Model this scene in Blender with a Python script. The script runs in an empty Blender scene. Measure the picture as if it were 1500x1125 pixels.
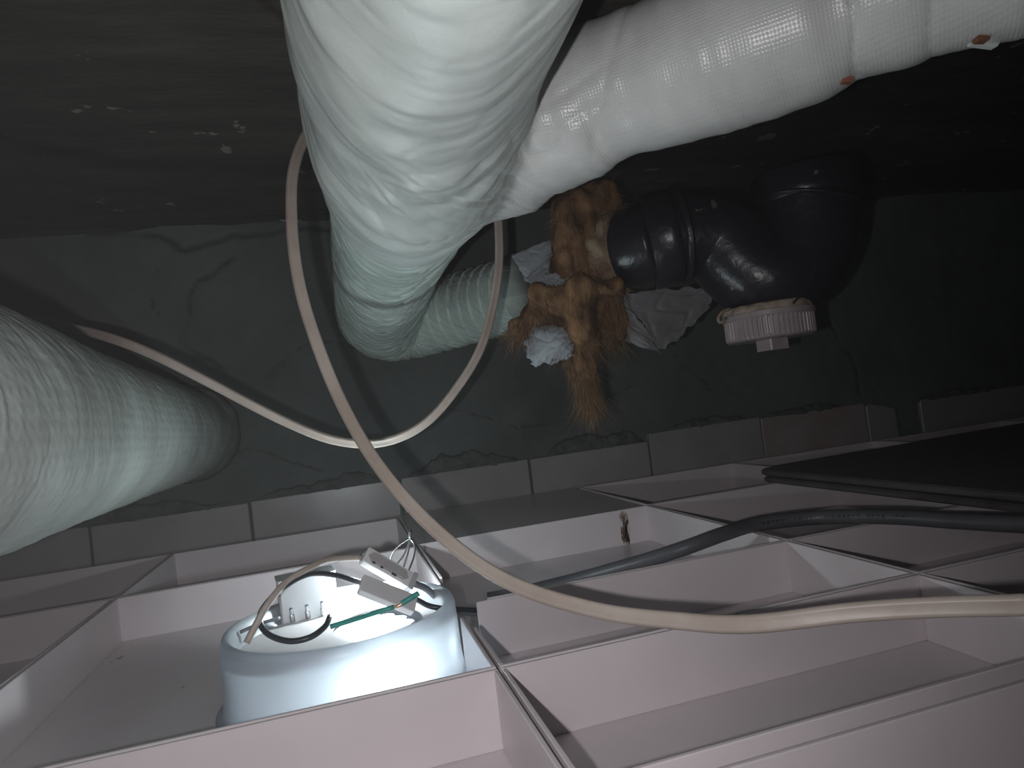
import bpy, bmesh, math, random
import numpy as np
from math import sin, cos, pi, radians
from mathutils import Vector, Matrix
random.seed(7); RNG = np.random.default_rng(11)
S = bpy.context.scene
COL = S.collection

# ------------------------------------------------------------------ camera
CAMZ = 0.15
FPX, YAW, PITCH, ROLL = 987.0, radians(14.87), radians(1.78), radians(6.94)
fw = np.array([sin(YAW)*cos(PITCH), cos(YAW)*cos(PITCH), sin(PITCH)])
r0 = np.array([cos(YAW), -sin(YAW), 0.0]); u0 = np.cross(r0, fw)
rt = r0*cos(ROLL) - u0*sin(ROLL); up = u0*cos(ROLL) + r0*sin(ROLL)
cam = bpy.data.cameras.new('camera'); camo = bpy.data.objects.new('camera', cam); COL.objects.link(camo)
camo.matrix_world = Matrix(((rt[0], up[0], -fw[0], 0), (rt[1], up[1], -fw[1], 0), (rt[2], up[2], -fw[2], CAMZ), (0, 0, 0, 1)))
cam.sensor_width = 36; cam.lens = FPX/1500*36; cam.clip_start = 0.01; cam.clip_end = 50
S.camera = camo
def at(x, y, d):                     # the point seen at (x, y), d metres along the view axis
    v = (fw + (x-750)/FPX*rt - (y-562.5)/FPX*up)*d
    return Vector((v[0], v[1], v[2]+CAMZ))
def atz(x, y, z):
    v = at(x, y, 1.0); v.z -= CAMZ; v *= (z-CAMZ)/v.z; v.z += CAMZ; return v
def aty(x, y, Y):
    v = at(x, y, 1.0); v.z -= CAMZ; v *= Y/v.y; v.z += CAMZ; return v

# ------------------------------------------------------------------ light
S.view_settings.view_transform = 'Standard'; S.view_settings.look = 'None'
S.view_settings.exposure = 0.0; S.view_settings.gamma = 1.0; S.view_settings.use_curve_mapping = False
W = bpy.data.worlds.new('world'); S.world = W; W.use_nodes = True
W.node_tree.nodes['Background'].inputs[0].default_value = (0.5, 0.55, 0.6, 1)
W.node_tree.nodes['Background'].inputs[1].default_value = 0.004
# dusty air in the void: faint scattering
vs_ = W.node_tree.nodes.new('ShaderNodeVolumeScatter'); vs_.inputs['Density'].default_value = .033; vs_.inputs['Anisotropy'].default_value = .2
W.node_tree.links.new(vs_.outputs[0], W.node_tree.nodes['World Output'].inputs['Volume'])
fl = bpy.data.lights.new('phone_flash', 'SPOT'); flo = bpy.data.objects.new('phone_flash', fl); COL.objects.link(flo)
fl.energy = 3.6; fl.color = (1.0, 0.965, 0.985); fl.shadow_soft_size = 0.0035
fl.spot_size = radians(142); fl.spot_blend = 1.0
flo.location = tuple(np.array([0, 0, CAMZ]) - rt*0.030 - up*0.012)
aim = at(640, 400, 1.0) - Vector((0, 0, CAMZ))
flo.rotation_euler = aim.to_track_quat('-Z', 'Y').to_euler()

# ------------------------------------------------------------------ noise
_perm = RNG.permutation(4096).astype(np.int64); _val = RNG.random(4096)*2-1
def vnoise(x, y, z=0.0):
    x, y, z = np.broadcast_arrays(np.asarray(x, float), np.asarray(y, float), np.asarray(z, float))
    xi, yi, zi = np.floor(x).astype(np.int64), np.floor(y).astype(np.int64), np.floor(z).astype(np.int64)
    fx, fy, fz = x-xi, y-yi, z-zi
    fx, fy, fz = [f*f*f*(f*(f*6-15)+10) for f in (fx, fy, fz)]
    def h(a, b, c): return _val[_perm[(_perm[(_perm[a & 4095]+b) & 4095]+c) & 4095]]
    def L(a, b, t): return a+(b-a)*t
    return L(L(L(h(xi, yi, zi), h(xi+1, yi, zi), fx), L(h(xi, yi+1, zi), h(xi+1, yi+1, zi), fx), fy),
             L(L(h(xi, yi, zi+1), h(xi+1, yi, zi+1), fx), L(h(xi, yi+1, zi+1), h(xi+1, yi+1, zi+1), fx), fy), fz)
def fbm(x, y, z=0.0, o=4):
    s = 0; a = 1.0
    for i in range(o):
        s = s+a*vnoise(x*2**i+i*17.3, y*2**i+i*5.1, z*2**i); a *= 0.5
    return s

# ------------------------------------------------------------------ materials
def mat(name, base, rough=0.5, spec=0.5, metal=0.0, var=0.0, vscale=8.0, dark=None, bump=0.0, bscale=60.0, stretch=(1, 1, 1), sss=0.0, coat=0.0, weave=0.0, spots=None, attr=None):
    m = bpy.data.materials.new(name); m.use_nodes = True; nt = m.node_tree; N = nt.nodes; Lk = nt.links
    b = N['Principled BSDF']; b.inputs['Roughness'].default_value = rough; b.inputs['Metallic'].default_value = metal
    b.inputs['Specular IOR Level'].default_value = spec; b.inputs['Coat Weight'].default_value = coat
    b.inputs['Base Color'].default_value = (*base, 1)
    tc = N.new('ShaderNodeTexCoord'); mp = N.new('ShaderNodeMapping'); mp.inputs['Scale'].default_value = stretch
    Lk.new(tc.outputs['Object'], mp.inputs['Vector']); colo = None
    if var or dark:
        n = N.new('ShaderNodeTexNoise'); n.inputs['Scale'].default_value = vscale; n.inputs['Detail'].default_value = 8; n.inputs['Roughness'].default_value = 0.62
        Lk.new(mp.outputs[0], n.inputs['Vector'])
        rp = N.new('ShaderNodeValToRGB'); rp.color_ramp.elements[0].position = 0.3; rp.color_ramp.elements[1].position = 0.68
        d = dark or tuple(c*(1-var) for c in base)
        rp.color_ramp.elements[0].color = (*d, 1); rp.color_ramp.elements[1].color = (*base, 1)
        Lk.new(n.outputs['Fac'], rp.inputs['Fac']); colo = rp.outputs['Color']
    if spots:
        n2 = N.new('ShaderNodeTexNoise'); n2.inputs['Scale'].default_value = spots[1]; n2.inputs['Detail'].default_value = 5
        Lk.new(tc.outputs['Object'], n2.inputs['Vector'])
        r2 = N.new('ShaderNodeValToRGB'); r2.color_ramp.elements[0].position = spots[2]; r2.color_ramp.elements[1].position = spots[2]+0.02
        Lk.new(n2.outputs['Fac'], r2.inputs['Fac'])
        mx = N.new('ShaderNodeMixRGB'); mx.inputs[2].default_value = (*spots[0], 1)
        if colo: Lk.new(colo, mx.inputs[1])
        else: mx.inputs[1].default_value = (*base, 1)
        Lk.new(r2.outputs['Color'], mx.inputs[0]); colo = mx.outputs[0]
    if attr:
        a = N.new('ShaderNodeAttribute'); a.attribute_name = attr[0]
        mx = N.new('ShaderNodeMixRGB'); mx.inputs[2].default_value = (*attr[1], 1)
        if colo: Lk.new(colo, mx.inputs[1])
        else: mx.inputs[1].default_value = (*base, 1)
        Lk.new(a.outputs['Fac'], mx.inputs[0]); colo = mx.outputs[0]
    if colo: Lk.new(colo, b.inputs['Base Color'])
    h = None
    if bump:
        n3 = N.new('ShaderNodeTexNoise'); n3.inputs['Scale'].default_value = bscale; n3.inputs['Detail'].default_value = 6
        Lk.new(mp.outputs[0], n3.inputs['Vector'])
        bp = N.new('ShaderNodeBump'); bp.inputs['Strength'].default_value = bump; bp.inputs['Distance'].default_value = 0.002
        Lk.new(n3.outputs['Fac'], bp.inputs['Height']); Lk.new(bp.outputs[0], b.inputs['Normal']); h = bp
    if weave:
        uv = N.new('ShaderNodeUVMap'); outs = []
        for ax in ('X', 'Y'):
            w = N.new('ShaderNodeTexWave'); w.bands_direction = ax; w.inputs['Scale'].default_value = 1/0.0026/(2*pi)*2*pi/20*2.2
            Lk.new(uv.outputs[0], w.inputs['Vector']); outs.append(w.outputs['Fac'])
        mul = N.new('ShaderNodeMath'); mul.operation = 'MULTIPLY'; Lk.new(outs[0], mul.inputs[0]); Lk.new(outs[1], mul.inputs[1])
        bp2 = N.new('ShaderNodeBump'); bp2.inputs['Strength'].default_value = weave; bp2.inputs['Distance'].default_value = 0.0006
        Lk.new(mul.outputs[0], bp2.inputs['Height'])
        if h: Lk.new(h.outputs[0], bp2.inputs['Normal'])
        Lk.new(bp2.outputs[0], b.inputs['Normal'])
    m.diffuse_color = (*base, 1)
    return m
M = {}
M['panel'] = mat('white_panel_plastic', (0.75, 0.685, 0.705), 0.32, 0.5, var=0.10, vscale=9, bump=0.12, bscale=120, spots=((0.25, 0.2, 0.16), 55, 0.74))
M['panel_stain'] = mat('rusty_stain', (0.30, 0.17, 0.10), 0.7, var=0.5, vscale=60)
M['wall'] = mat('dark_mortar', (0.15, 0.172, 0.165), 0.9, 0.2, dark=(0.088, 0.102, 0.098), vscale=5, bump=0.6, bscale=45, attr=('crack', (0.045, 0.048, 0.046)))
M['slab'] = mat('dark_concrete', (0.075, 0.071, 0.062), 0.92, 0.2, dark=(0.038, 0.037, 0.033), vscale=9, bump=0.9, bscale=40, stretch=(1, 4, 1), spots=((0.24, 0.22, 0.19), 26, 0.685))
M['tile'] = mat('white_wall_tile', (0.41, 0.39, 0.395), 0.3, 0.5, var=0.28, vscale=7, bump=0.15, bscale=30)
M['tile_dirty'] = mat('stained_wall_tile', (0.42, 0.385, 0.38), 0.35, 0.5, dark=(0.30, 0.17, 0.13), vscale=5, bump=0.15, bscale=30)
M['mortar'] = mat('rough_mortar', (0.15, 0.165, 0.16), 0.95, 0.1, dark=(0.07, 0.08, 0.078), vscale=30, bump=1.0, bscale=120)
M['wrap'] = mat('woven_pipe_wrap', (0.54, 0.655, 0.60), 0.36, 0.5, dark=(0.36, 0.44, 0.405), vscale=11, bump=0.10, bscale=260, weave=0.3)
M['wrap_shiny'] = mat('shiny_woven_wrap', (0.46, 0.48, 0.485), 0.33, 0.5, dark=(0.35, 0.36, 0.37), vscale=9, bump=0.12, bscale=60, weave=0.6)
M['jacket'] = mat('pipe_jacket', (0.68, 0.76, 0.725), 0.42, 0.5, dark=(0.50, 0.565, 0.54), vscale=10, bump=0.10, bscale=200)
def jacket_nodes(m):                       # perforated weave relief, stronger and glossier on the branch
    nt = m.node_tree; N = nt.nodes; Lk = nt.links; b = N['Principled BSDF']; tc = N.new('ShaderNodeTexCoord')
    at_ = N.new('ShaderNodeAttribute'); at_.attribute_name = 'branch'
    mp = N.new('ShaderNodeMapping'); mp.inputs['Rotation'].default_value = (0, 0, radians(45)); Lk.new(tc.outputs['Object'], mp.inputs['Vector']); w = []
    for ax in ('X', 'Z'):
        q = N.new('ShaderNodeTexWave'); q.bands_direction = ax; q.inputs['Scale'].default_value = 150; Lk.new(mp.outputs[0], q.inputs['Vector']); w.append(q.outputs['Fac'])
    mu = N.new('ShaderNodeMath'); mu.operation = 'MULTIPLY'; Lk.new(w[0], mu.inputs[0]); Lk.new(w[1], mu.inputs[1])
    old = b.inputs['Normal'].links[0].from_socket
    bp = N.new('ShaderNodeBump'); bp.inputs['Distance'].default_value = .0005; Lk.new(mu.outputs[0], bp.inputs['Height']); Lk.new(old, bp.inputs['Normal'])
    ms = N.new('ShaderNodeMath'); ms.operation = 'MULTIPLY_ADD'; ms.inputs[1].default_value = .22; ms.inputs[2].default_value = .06; Lk.new(at_.outputs['Fac'], ms.inputs[0]); Lk.new(ms.outputs[0], bp.inputs['Strength'])
    Lk.new(bp.outputs[0], b.inputs['Normal'])
    mr = N.new('ShaderNodeMath'); mr.operation = 'MULTIPLY_ADD'; mr.inputs[1].default_value = -.15; mr.inputs[2].default_value = .44; Lk.new(at_.outputs['Fac'], mr.inputs[0]); Lk.new(mr.outputs[0], b.inputs['Roughness'])
    base = b.inputs['Base Color'].links[0].from_socket; mx = N.new('ShaderNodeMixRGB'); mx.blend_type = 'MULTIPLY'; mx.inputs[2].default_value = (1.04, .96, .985, 1)
    Lk.new(base, mx.inputs[1]); Lk.new(at_.outputs['Fac'], mx.inputs[0]); Lk.new(mx.outputs[0], b.inputs['Base Color'])
jacket_nodes(M['jacket'])
M['wrap_old'] = mat('dusty_tape_wrap', (0.42, 0.48, 0.45), 0.6, 0.3, dark=(0.23, 0.245, 0.225), vscale=7, bump=0.2, bscale=300, weave=0.4)
M['pvc'] = mat('black_pvc', (0.018, 0.018, 0.026), 0.3, 0.42, dark=(0.012, 0.012, 0.017), vscale=14, bump=0.4, bscale=90, spots=((0.13, 0.115, 0.09), 34, 0.668))
M['cap'] = mat('pinkish_grey_cap', (0.38, 0.325, 0.33), 0.38, 0.5, var=0.25, vscale=40)
M['sealtape'] = mat('beige_sealing_tape', (0.45, 0.37, 0.29), 0.7, 0.3, dark=(0.16, 0.12, 0.09), vscale=55, bump=0.5, bscale=150)
M['foil'] = mat('pale_sheet', (0.34, 0.375, 0.40), 0.5, 0.4, var=0.2, vscale=20, bump=0.2, bscale=60)
M['greysheet'] = mat('grey_sheet', (0.25, 0.255, 0.265), 0.55, 0.3, var=0.2, vscale=12, bump=0.2, bscale=50)
M['wool'] = mat('brown_glass_wool', (0.31, 0.185, 0.095), 0.95, 0.1, dark=(0.045, 0.024, 0.015), vscale=32, bump=1.0, bscale=160, stretch=(2, 2, 0.5))
M['woolfib'] = mat('glass_wool_fibre', (0.29, 0.185, 0.10), 0.8, 0.2, dark=(0.07, 0.04, 0.022), vscale=18)
M['woolpale'] = mat('pale_wool_crust', (0.33, 0.28, 0.19), 0.9, 0.2, dark=(0.13, 0.06, 0.045), vscale=45, bump=1, bscale=120)
M['cord'] = mat('beige_cable_sheath', (0.50, 0.44, 0.395), 0.42, 0.45, dark=(0.35, 0.285, 0.24), vscale=14, bump=0.1, bscale=120)
M['greycable'] = mat('dark_grey_cable', (0.10, 0.10, 0.112), 0.42, 0.4, var=0.3, vscale=25)
M['print'] = mat('cable_print', (0.015, 0.015, 0.018), 0.6)
M['board'] = mat('dark_board', (0.24, 0.22, 0.22), 0.5, 0.35, dark=(0.15, 0.14, 0.14), vscale=20, bump=0.4, bscale=45, stretch=(0.4, 8, 1), spots=((0.32, 0.30, 0.30), 60, 0.70))
M['boardedge'] = mat('board_edge', (0.12, 0.11, 0.115), 0.5, 0.4, var=0.4, vscale=30)
M['white'] = mat('white_plastic', (0.50, 0.51, 0.53), 0.3, 0.5, var=0.05, vscale=30)
M['connwhite'] = mat('connector_plastic', (0.80, 0.78, 0.79), 0.35, 0.5, var=0.05, vscale=30)
M['greyplastic'] = mat('grey_plastic', (0.50, 0.48, 0.49), 0.4, 0.5, var=0.1, vscale=60)
M['black'] = mat('black_cable_sheath', (0.03, 0.035, 0.045), 0.35, 0.5, var=0.2, vscale=50)
M['slate'] = mat('slate_cable_sheath', (0.16, 0.17, 0.20), 0.35, 0.5, var=0.2, vscale=50)
M['green'] = mat('green_wire', (0.05, 0.36, 0.30), 0.35, 0.5, var=0.2, vscale=60)
M['steel'] = mat('spring_steel', (0.55, 0.56, 0.58), 0.25, 0.5, metal=1.0, var=0.2, vscale=80)
M['copper'] = mat('bare_copper', (0.75, 0.45, 0.3), 0.3, 0.5, metal=1.0, var=0.1, vscale=80)
M['hole'] = mat('dark_slot', (0.02, 0.02, 0.02), 0.8)
M['rust'] = mat('rusty_staple', (0.28, 0.12, 0.06), 0.8, var=0.4, vscale=80)
m = bpy.data.materials.new('translucent_housing'); m.use_nodes = True; nt = m.node_tree
b = nt.nodes['Principled BSDF']; b.inputs['Base Color'].default_value = (0.33, 0.35, 0.37, 1); b.inputs['Roughness'].default_value = 0.3
nn = nt.nodes.new('ShaderNodeTexNoise'); nn.inputs['Scale'].default_value = 30
tcn = nt.nodes.new('ShaderNodeTexCoord'); nt.links.new(tcn.outputs['Object'], nn.inputs['Vector'])
bpn = nt.nodes.new('ShaderNodeBump'); bpn.inputs['Strength'].default_value = 0.05; bpn.inputs['Distance'].default_value = 0.002
nt.links.new(nn.outputs['Fac'], bpn.inputs['Height']); nt.links.new(bpn.outputs[0], b.inputs['Normal'])
tr = nt.nodes.new('ShaderNodeBsdfTranslucent'); tr.inputs['Color'].default_value = (0.72, 0.80, 0.88, 1)
mx = nt.nodes.new('ShaderNodeMixShader'); mx.inputs[0].default_value = 0.32
nt.links.new(b.outputs[0], mx.inputs[1]); nt.links.new(tr.outputs[0], mx.inputs[2]); nt.links.new(mx.outputs[0], nt.nodes['Material Output'].inputs[0])
M['housing'] = m
m = bpy.data.materials.new('lit_diode'); m.use_nodes = True; nt = m.node_tree
e = nt.nodes.new('ShaderNodeEmission'); e.inputs[0].default_value = (0.72, 0.88, 1, 1); e.inputs[1].default_value = 2.5
nt.links.new(e.outputs[0], nt.nodes['Material Output'].inputs[0]); M['led'] = m

# ------------------------------------------------------------------ helpers
def link(name, me, m, parent=None, smooth=False):
    me.name = name
    for mm in (m if isinstance(m, (list, tuple)) else [m]): me.materials.append(mm)
    if smooth: me.polygons.foreach_set('use_smooth', [True]*len(me.polygons))
    o = bpy.data.objects.new(name, me); COL.objects.link(o)
    if parent is not None: o.parent = parent; o.location = -Vector(parent_origin(parent))
    return o
def parent_origin(p):
    v = Vector(p.location)
    while p.parent is not None: p = p.parent; v = v+Vector(p.location)
    return v
def tag(o, label, cat=None, group=None, kind=None):
    if label: o['label'] = label
    if cat: o['category'] = cat
    if group: o['group'] = group
    if kind: o['kind'] = kind
    return o
def thing(name, loc, label, cat, group=None):
    o = bpy.data.objects.new(name, None); COL.objects.link(o); o.location = loc; o.empty_display_size = 0.02
    return tag(o, label, cat, group)
class MB:
    def __init__(s): s.v = []; s.f = []; s.mi = []; s.cur = 0
    def add(s, vs, fs):
        k = len(s.v); s.v += [tuple(a) for a in vs]; s.f += [tuple(k+i for i in f) for f in fs]; s.mi += [s.cur]*len(fs)
    def box(s, a, b):
        x0, y0, z0 = a; x1, y1, z1 = b
        s.add([(x0, y0, z0), (x1, y0, z0), (x1, y1, z0), (x0, y1, z0), (x0, y0, z1), (x1, y0, z1), (x1, y1, z1), (x0, y1, z1)],
              [(0, 3, 2, 1), (4, 5, 6, 7), (0, 1, 5, 4), (1, 2, 6, 5), (2, 3, 7, 6), (3, 0, 4, 7)])
    def obox(s, c, ax, ay, az, bev=0.0):      # oriented box, half axes as vectors, chamfered along its z axis
        c, ax, ay, az = map(Vector, (c, ax, ay, az))
        lx, ly = ax.length, ay.length; b = min(bev, lx*0.9, ly*0.9)
        pts = [(-1, -1, 1, 0), (1, -1, -1, 0), (1, -1, 0, 1), (1, 1, 0, -1), (1, 1, -1, 0), (-1, 1, 1, 0), (-1, 1, 0, -1), (-1, -1, 0, 1)] if b else [(-1, -1, 0, 0), (1, -1, 0, 0), (1, 1, 0, 0), (-1, 1, 0, 0)]
        vs = []
        for z in (-1, 1):
            for (sx, sy, bx, by) in pts: vs.append(c+ax*(sx+bx*b/lx)+ay*(sy+by*b/ly)+az*z)
        n = len(pts)
        s.add(vs, [tuple(range(n-1, -1, -1)), tuple(range(n, 2*n))]+[(i, (i+1) % n, n+(i+1) % n, n+i) for i in range(n)])
    def mesh(s):
        me = bpy.data.meshes.new('m'); me.from_pydata(s.v, [], s.f)
        if any(s.mi): me.polygons.foreach_set('material_index', s.mi)
        me.update(); return me
    def build(s, name, m, parent=None, smooth=False): return link(name, s.mesh(), m, parent, smooth)
def bevel(o, w, seg=2):
    md = o.modifiers.new('bevel', 'BEVEL'); md.width = w; md.segments = seg; md.limit_method = 'ANGLE'; return o
def spline(P, n, extra=None):                # Catmull-Rom, resampled evenly
    P = np.array([list(p) for p in P], float); Q = np.vstack([2*P[0]-P[1], P, 2*P[-1]-P[-2]]); out = []
    for i in range(1, len(Q)-2):
        for t in np.linspace(0, 1, 24, endpoint=False):
            a, b_, c, d = Q[i-1], Q[i], Q[i+1], Q[i+2]
            out.append(0.5*(2*b_+(c-a)*t+(2*a-5*b_+4*c-d)*t*t+(3*b_-a-3*c+d)*t**3))
    out.append(P[-1]); out = np.array(out)
    s = np.r_[0, np.cumsum(np.linalg.norm(np.diff(out[:, :3], axis=0), axis=1))]
    t = np.linspace(0, s[-1], n)
    return np.stack([np.interp(t, s, out[:, k]) for k in range(out.shape[1])], 1), t
def frames(C, ref=(0, 0, 1)):
    T = np.gradient(C, axis=0); T /= np.linalg.norm(T, axis=1)[:, None]
    n = np.array(ref, float); n -= T[0]*n.dot(T[0]); n /= np.linalg.norm(n); Ns = [n]
    for i in range(1, len(C)):
        n = Ns[-1]-T[i]*Ns[-1].dot(T[i]); n /= np.linalg.norm(n); Ns.append(n)
    Ns = np.array(Ns); return T, Ns, np.cross(T, Ns)
def gridmesh(V, nu, nv, closed=True, uv=None, caps=False):   # V: nu x nv x 3
    vs = V.reshape(-1, 3); i = np.arange(nu-1)[:, None]; jn = nv if closed else nv-1; j = np.arange(jn)[None, :]
    j2 = (j+1) % nv
    F = np.stack([(i*nv+j), (i*nv+j2), ((i+1)*nv+j2), ((i+1)*nv+j)], -1).reshape(-1, 4)
    faces = [tuple(f) for f in F.tolist()]
    if caps: faces += [tuple(range(nv-1, -1, -1)), tuple(range((nu-1)*nv, nu*nv))]
    me = bpy.data.meshes.new('g'); me.from_pydata(vs.tolist(), [], faces); me.update()
    if uv is not None:
        ul = me.uv_layers.new(name='UVMap'); U, Vv = uv
        ii = np.repeat(np.arange(nu-1), jn); jj = np.tile(np.arange(jn), nu-1)
        co = np.zeros((len(me.loops), 2))
        q = np.stack([np.stack([U[ii], Vv[jj]], -1), np.stack([U[ii], Vv[jj+1]], -1), np.stack([U[ii+1], Vv[jj+1]], -1), np.stack([U[ii+1], Vv[jj]], -1)], 1).reshape(-1, 2)
        co[:len(q)] = q; ul.data.foreach_set('uv', co.ravel())
    return me
def tube(P, rad, n=80, seg=24, disp=None, ref=(0, 0, 1), caps=True, squash=None):
    """P: points or points with a 4th radius column"""
    A = np.array([list(p) for p in P], float)
    if A.shape[1] == 3: A = np.c_[A, np.full(len(A), rad)]
    C, s = spline(A, n); R = C[:, 3]; C = C[:, :3]
    T, N, B = frames(C, ref); th = np.linspace(0, 2*pi, seg, endpoint=False)
    r = R[:, None]*np.ones(seg)[None, :]
    if disp is not None: r = r+disp(s[:, None], th[None, :], C)
    V = C[:, None, :]+r[..., None]*(N[:, None, :]*np.cos(th)[None, :, None]+B[:, None, :]*np.sin(th)[None, :, None])
    Vv = np.r_[th, 2*pi]*R.mean()
    return gridmesh(V, n, seg, True, (s, Vv), caps)
def wire(name, P, r, m, parent=None, n=None, seg=10):
    A = [tuple(p) for p in P]
    L = sum((Vector(A[i+1][:3])-Vector(A[i][:3])).length for i in range(len(A)-1))
    return link(name, tube(P, r, n or max(12, int(L/0.003)), seg), m, parent, True)
def lathe(prof, c, axis=(0, 0, 1), seg=48, fn=None):
    ax = Vector(axis).normalized(); q = ax.to_track_quat('Z', 'Y'); X = np.array(q @ Vector((1, 0, 0))); Y = np.array(q @ Vector((0, 1, 0))); Z = np.array(ax); c = np.array(c)
    th = np.linspace(0, 2*pi, seg, endpoint=False); V = np.zeros((len(prof), seg, 3))
    for i, (r, z) in enumerate(prof):
        rr = np.full(seg, r) if fn is None else fn(r, z, th)+np.zeros(seg)
        V[i] = c+Z*z+rr[:, None]*(np.cos(th)[:, None]*X+np.sin(th)[:, None]*Y)
    return gridmesh(V, len(prof), seg, True, None, True)
def sheet(fn, nu, nv, thick=0.0008):         # fn(u, v) -> xyz arrays, solid with both sides
    u, v = np.meshgrid(np.linspace(0, 1, nu), np.linspace(0, 1, nv), indexing='ij')
    return gridmesh(np.stack(fn(u, v), -1), nu, nv, False)
def solid(o, t):
    md = o.modifiers.new('thickness', 'SOLIDIFY'); md.thickness = t; md.offset = 0; return o

# ------------------------------------------------------------------ structure: mortar wall
YW = 1.108; ZS = 0.478
def cpoly(P): return [(lambda q: (q.x, q.z))(aty(x, y, YW)) for x, y in P]
CR = [(cpoly([(342, 375), (311, 400), (289, 407), (280, 433), (278, 464), (267, 500), (284, 518), (311, 531), (325, 545)]), .005, .006),
      (cpoly([(520, 512), (495, 500), (453, 500), (427, 518), (387, 555)]), .0022, .004),
      (cpoly([(129, 344), (178, 342), (231, 349), (267, 367), (342, 345), (430, 335), (480, 335)]), .006, .006),
      (cpoly([(1215, 470), (1229, 501), (1243, 520), (1255, 543), (1260, 575)]), .003, .004),
      (cpoly([(231, 395), (228, 455), (240, 480)]), .002, .002), (cpoly([(660, 600), (760, 625), (850, 612), (930, 560)]), .0018, .002),
      (cpoly([(940, 470), (1010, 540), (1045, 575)]), .002, .003), (cpoly([(320, 670), (380, 660), (470, 690)]), .002, .002)]
nx, nz = 620, 170
gx = np.linspace(-1.3, 2.1, nx); gz = np.linspace(-0.12, ZS+.01, nz); X, Z = np.meshgrid(gx, gz, indexing='ij')
wx = X+fbm(X*30, Z*30, 3.)*.004; wz = Z+fbm(X*30, Z*30, 9.)*.004
crack = np.zeros_like(X); dep = np.zeros_like(X)
for P, w, d in CR:
    D = np.full_like(X, 9.)
    for (ax, az), (bx, bz) in zip(P[:-1], P[1:]):
        dx, dz = bx-ax, bz-az; t = np.clip(((wx-ax)*dx+(wz-az)*dz)/(dx*dx+dz*dz), 0, 1)
        D = np.minimum(D, np.hypot(wx-ax-t*dx, wz-az-t*dz))
    k = np.clip(1-D/(w*1.05), 0, 1)*np.clip(.9+.6*fbm(X*30, Z*30, 5., 2), 0.35, 1); crack = np.maximum(crack, k); dep = np.maximum(dep, k*d)
Yw = YW+dep+fbm(X*5, Z*5, 1.)*.004+fbm(X*60, Z*60, 2., 3)*.0006
V = np.stack([X, Yw, Z], -1)[:, ::-1]
me = gridmesh(V, nx, nz, False); a = me.attributes.new('crack', 'FLOAT', 'POINT'); a.data.foreach_set('value', crack[:, ::-1].ravel())
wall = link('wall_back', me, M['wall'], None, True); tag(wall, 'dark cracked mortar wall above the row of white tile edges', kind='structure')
# tile edges peeping above the suspended ceiling
tx = [(-1.23, .05), (-1.02, .052), (-.80, .05), (-.583, .050), (-.357, .050), (-.140, .053), (.088, .055), (.305, .056), (.527, .071), (.757, .070), (.993, .064)]
ends = [t[0] for t in tx[1:]]+[1.064]
for i, ((x0, zt), x1) in enumerate(zip(tx, ends)):
    g = .0022; yb = YW+.002; yf = YW-.0095-.0012*((i*7) % 3); dz = (zt*.02)
    b = MB()
    if i == len(tx)-1: outl = [(x0+g, -.1), (x1, -.1), (x1-.003, .052), (x1-.026, .060), (x0+.012, zt+.004), (x0+g, zt)]
    else: outl = [(x0+g, -.1), (x1-g, -.1), (x1-g, zt+dz), (x0+g, zt-dz*.4)]
    n = len(outl); b.add([(x, yf, z) for x, z in outl]+[(x, yb, z) for x, z in outl],
        [tuple(range(n)), tuple(range(2*n-1, n-1, -1))]+[((j+1) % n, j, n+j, n+(j+1) % n) for j in range(n)])
    o = b.build('wall_tile', M['tile_dirty'] if i in (9,) else M['tile'], wall); bevel(o, .0009, 1)
    if i == len(tx)-1: o['label'] = 'broken white tile piece with a chipped top corner'
for x0, x1, zt in ((1.125, 1.50, .062), (1.505, 1.90, .064)):
    b = MB(); b.box((x0, YW-.010, -.1), (x1, YW+.002, zt)); bevel(b.build('wall_tile', M['tile'], wall), .001, 1)
# lumps of mortar squeezed out above the tiles
def lump(x0, x1, z0, h, seed):
    nu, nv = 70, 16
    u, v = np.meshgrid(np.linspace(0, 1, nu), np.linspace(0, 1, nv), indexing='ij')
    env = np.sin(pi*u)**.5; top = h*env*(.8+.25*fbm(u*7, seed, 0.))
    x = x0+(x1-x0)*u; z = z0+top*v
    y = YW-.004-.009*env*np.sin(pi*np.clip(v*.75+.12, 0, 1))-.002*fbm(x*90, z*90, seed, 3)
    y[:, -1] = YW+.005; y[:, 0] = YW+.003; y[0] = YW+.005; y[-1] = YW+.005
    return gridmesh(np.stack([x, y, z], -1)[:, ::-1], nu, nv, False)
for k, a_ in enumerate([(-.13, .07, .048, .034), (.10, .29, .052, .037), (.34, .52, .054, .036), (.56, .74, .066, .022), (.77, .95, .066, .02), (-.42, -.16, .046, .03), (1.1, 1.35, .056, .02)]):
    tag(link('mortar_lump', lump(*a_, 3.1*k+1), M['mortar'], wall, True), None)

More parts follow.
